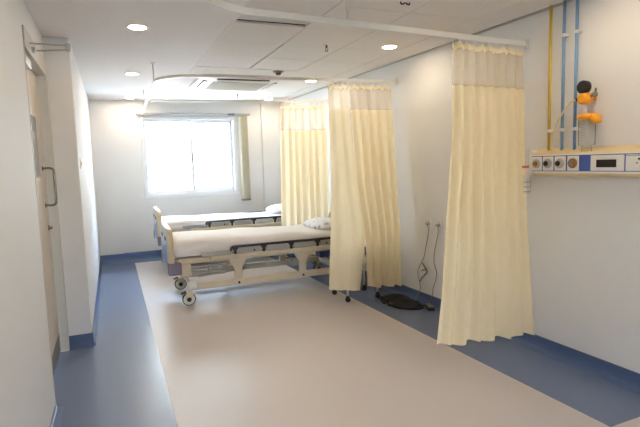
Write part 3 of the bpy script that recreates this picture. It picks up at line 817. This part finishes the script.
for y0 in (-.270, -.536, -.802):
    p_ = plate(y0, y0+.262, 'socket_plate')
    for ys_ in (y0+.075, y0+.175):
        t = MB(); t.lathe((FX-.0065, ys_, 1.512), [(0, -.0015), (.007, -.0015), (.007, .001)], 12, 'X')
        for dy in (-.013, .013): t.lathe((FX-.0065, ys_+dy, 1.487), [(0, -.0015), (.0045, -.0015), (.0045, .001)], 12, 'X')
        t.build('pin_holes', M_black, p_)
    t = MB(); t.span((FX-.0075, y0+.004, 1.53), (FX-.005, y0+.258, 1.538)); t.build('label_strip', M_grey, p_)

def pipe(y, m, label, clips=(2.40, 1.73)):
    g = tag(empty('gas_pipe', (RW(y), y, 0), RZ), label, 'pipe', 'gas pipes down the right wall')
    t = MB(); t.tube([(-.03, 0, 1.575), (-.03, 0, HC)], .011, 12); t.build('tube', m, g)
    for z in clips:
        t = MB(); t.span((-.034, -.022, z-.010), (0, .022, z+.010), .003); t.tube([(-.03, 0, z-.012), (-.03, 0, z+.012)], .0125, 12); t.build('clip', M_white, g)
pipe(2.838, M_yel, 'yellow gas pipe, leftmost of three running down to the headwall panel', (1.73,))
pipe(2.722, M_pblue, 'blue gas pipe in the middle, between the yellow pipe and another blue pipe')
pipe(2.618, M_pblue, 'blue gas pipe, rightmost of the three, behind the orange suction regulator')

# ------------------------------------------------------------------ suction regulator with jar on the panel ledge
SY = 2.49
sr = tag(empty('suction_regulator', (RW(SY), SY, 0), RZ), 'orange suction regulator with black gauge and clear jar above the headwall panel', 'suction unit')
X0 = -.095
t = MB(); t.lathe((X0-.02, .0, 2.0), [(.040, .03), (.044, .025), (.044, -.008), (.040, -.014), (.034, -.014)], 28, 'X'); ga = t.build('gauge', M_black, sr)
t = MB(); t.lathe((X0-.02, .0, 2.0), [(0, -.011), (.034, -.011), (.034, -.006)], 28, 'X'); t.build('gauge_dial', M_rubber, ga)
t = MB(); t.box((X0-.032, .003, 2.005), (.002, .006, .03), 0, rot=Matrix.Rotation(.7, 3, 'X')); t.box((X0-.032, 0, 1.987), (.002, .03, .004)); t.build('needle', M_white, ga)
t = MB(); t.lathe((X0, .0, 1.925), [(.0, .046), (.026, .042), (.040, .024), (.043, 0), (.040, -.024), (.026, -.040), (0, -.043)], 24, 'X'); t.tube([(X0, 0, 1.955), (X0, 0, 1.97)], .022, 14)
t.tube([(X0, 0, 1.925), (0, 0, 1.925)], .018, 12); t.build('regulator_body', M_orange, sr)
t = MB(); t.tube([(X0, -.045, 1.935), (X0, -.075, 1.942)], .010, 10); t.lathe((X0, -.075, 1.942), [(.0, .02), (.016, .018), (.018, 0), (.016, -.008), (0, -.010)], 14, 'Y'); t.tube([(X0, -.075, 1.955), (X0, -.08, 1.985)], .006, 8); t.build('control_knob', M_kick, sr)
t = MB(); t.tube([(X0, .045, 1.925), (X0, .066, 1.925)], .012, 10); t.build('hose_port', M_black, sr)
t = MB(); t.tube([(X0, 0, 1.89), (X0, 0, 1.815)], .012, 12); t.build('stem', M_white, sr)
t = MB(); t.lathe((X0, -.02, 0), [(.0, 1.822), (.035, 1.822), (.060, 1.815), (.062, 1.785), (.056, 1.782), (0, 1.782)], 28)
t.tube([(X0, -.05, 1.80), (X0-.01, -.095, 1.785)], .028, 14); t.lathe((X0-.01, -.092, 1.765), [(0, .05), (.03, .045), (.036, .02), (.034, -.01), (0, -.015)], 18); t.build('jar_lid', M_orange, sr)
t = MB(); t.lathe((X0, -.02, 0), [(.052, 1.785), (.052, 1.625), (.048, 1.612), (.030, 1.607), (0, 1.606)], 28)
t.lathe((X0, -.02, 0), [(.026, 1.607), (.03, 1.592), (.032, 1.568), (0, 1.567)], 20); jr = t.build('jar', M_jar, sr)
t = MB()
for k in range(7): t.span((X0-.0535, -.032, 1.64+.018*k), (X0-.052, -.008+(.006 if k % 2 else 0), 1.642+.018*k))
t.build('scale_marks', M_grey, jr)
t = MB(); t.tube([(X0, -.02, 1.79), (X0, -.02, 1.66)], .006, 8); t.build('dip_tube', M_white, jr)
t = MB(); t.tube(spline([(X0, .066, 1.925), (X0-.005, .11, 1.91), (X0, .17, 1.855), (X0+.01, .235, 1.77), (X0+.015, .275, 1.68), (X0+.02, .285, 1.61), (X0+.02, .282, 1.58)], 8), .006, 8); t.build('hose', M_panelcream, sr)

# oxygen flowmeter at the panel's left end
fm = tag(empty('oxygen_flowmeter', (RW(3.02), 3.02, 0), RZ), 'small clear oxygen flowmeter with humidifier bottle at the left end of the headwall panel', 'flowmeter')
fx = -.055
t = MB(); t.tube([(fx, 0, 1.47), (fx, 0, 1.60)], .012, 12); t.build('flow_tube', M_jar, fm)
t = MB(); t.tube([(fx, 0, 1.455), (fx, 0, 1.475)], .016, 12); t.tube([(fx, .0, 1.465), (fx-.03, .02, 1.465)], .010, 10); t.build('valve_knob', M_pink, fm)
t = MB(); t.lathe((fx, 0, 0), [(.0, 1.405), (.024, 1.402), (.030, 1.392), (.030, 1.365), (.0, 1.362)], 18); t.tube([(fx, 0, 1.40), (fx, 0, 1.458)], .010, 10); t.build('bottle_cap', M_white, fm)
t = MB(); t.lathe((fx, 0, 0), [(.028, 1.365), (.029, 1.27), (.025, 1.255), (0, 1.253)], 18); bt = t.build('humidifier_bottle', M_jar, fm)
for k in range(3):
    t = MB(); t.lathe((fx, 0, 1.345-.038*k), [(.0285, -.003), (.030, 0), (.0285, .003)], 18); t.build('level_ring', M_grey, bt)

# ------------------------------------------------------------------ light
wd = bpy.data.worlds.new('world'); SC.world = wd; wd.use_nodes = True
nt = wd.node_tree; bgn = nt.nodes['Background']
sky = nt.nodes.new('ShaderNodeTexSky'); sky.sky_type = 'NISHITA'; sky.sun_disc = False
sky.sun_elevation = math.radians(50); sky.sun_rotation = math.radians(200); sky.air_density = 1; sky.dust_density = 2.5
mix = nt.nodes.new('ShaderNodeMixRGB'); mix.inputs[0].default_value = .85; mix.inputs[2].default_value = (.58, .79, 1.0, 1)
nt.links.new(sky.outputs[0], mix.inputs[1]); nt.links.new(mix.outputs[0], bgn.inputs[0]); bgn.inputs[1].default_value = 30
sn = bpy.data.lights.new('sun', 'SUN'); sn.energy = 5; sn.angle = .01; sn.color = (1, .95, .88)
so = bpy.data.objects.new('sun', sn); C.objects.link(so); so.rotation_euler = (math.radians(35), 0, math.radians(-20))

SC.view_settings.view_transform = 'Standard'; SC.view_settings.look = 'None'
SC.view_settings.exposure = 0.42; SC.view_settings.gamma = 1; SC.view_settings.use_curve_mapping = False
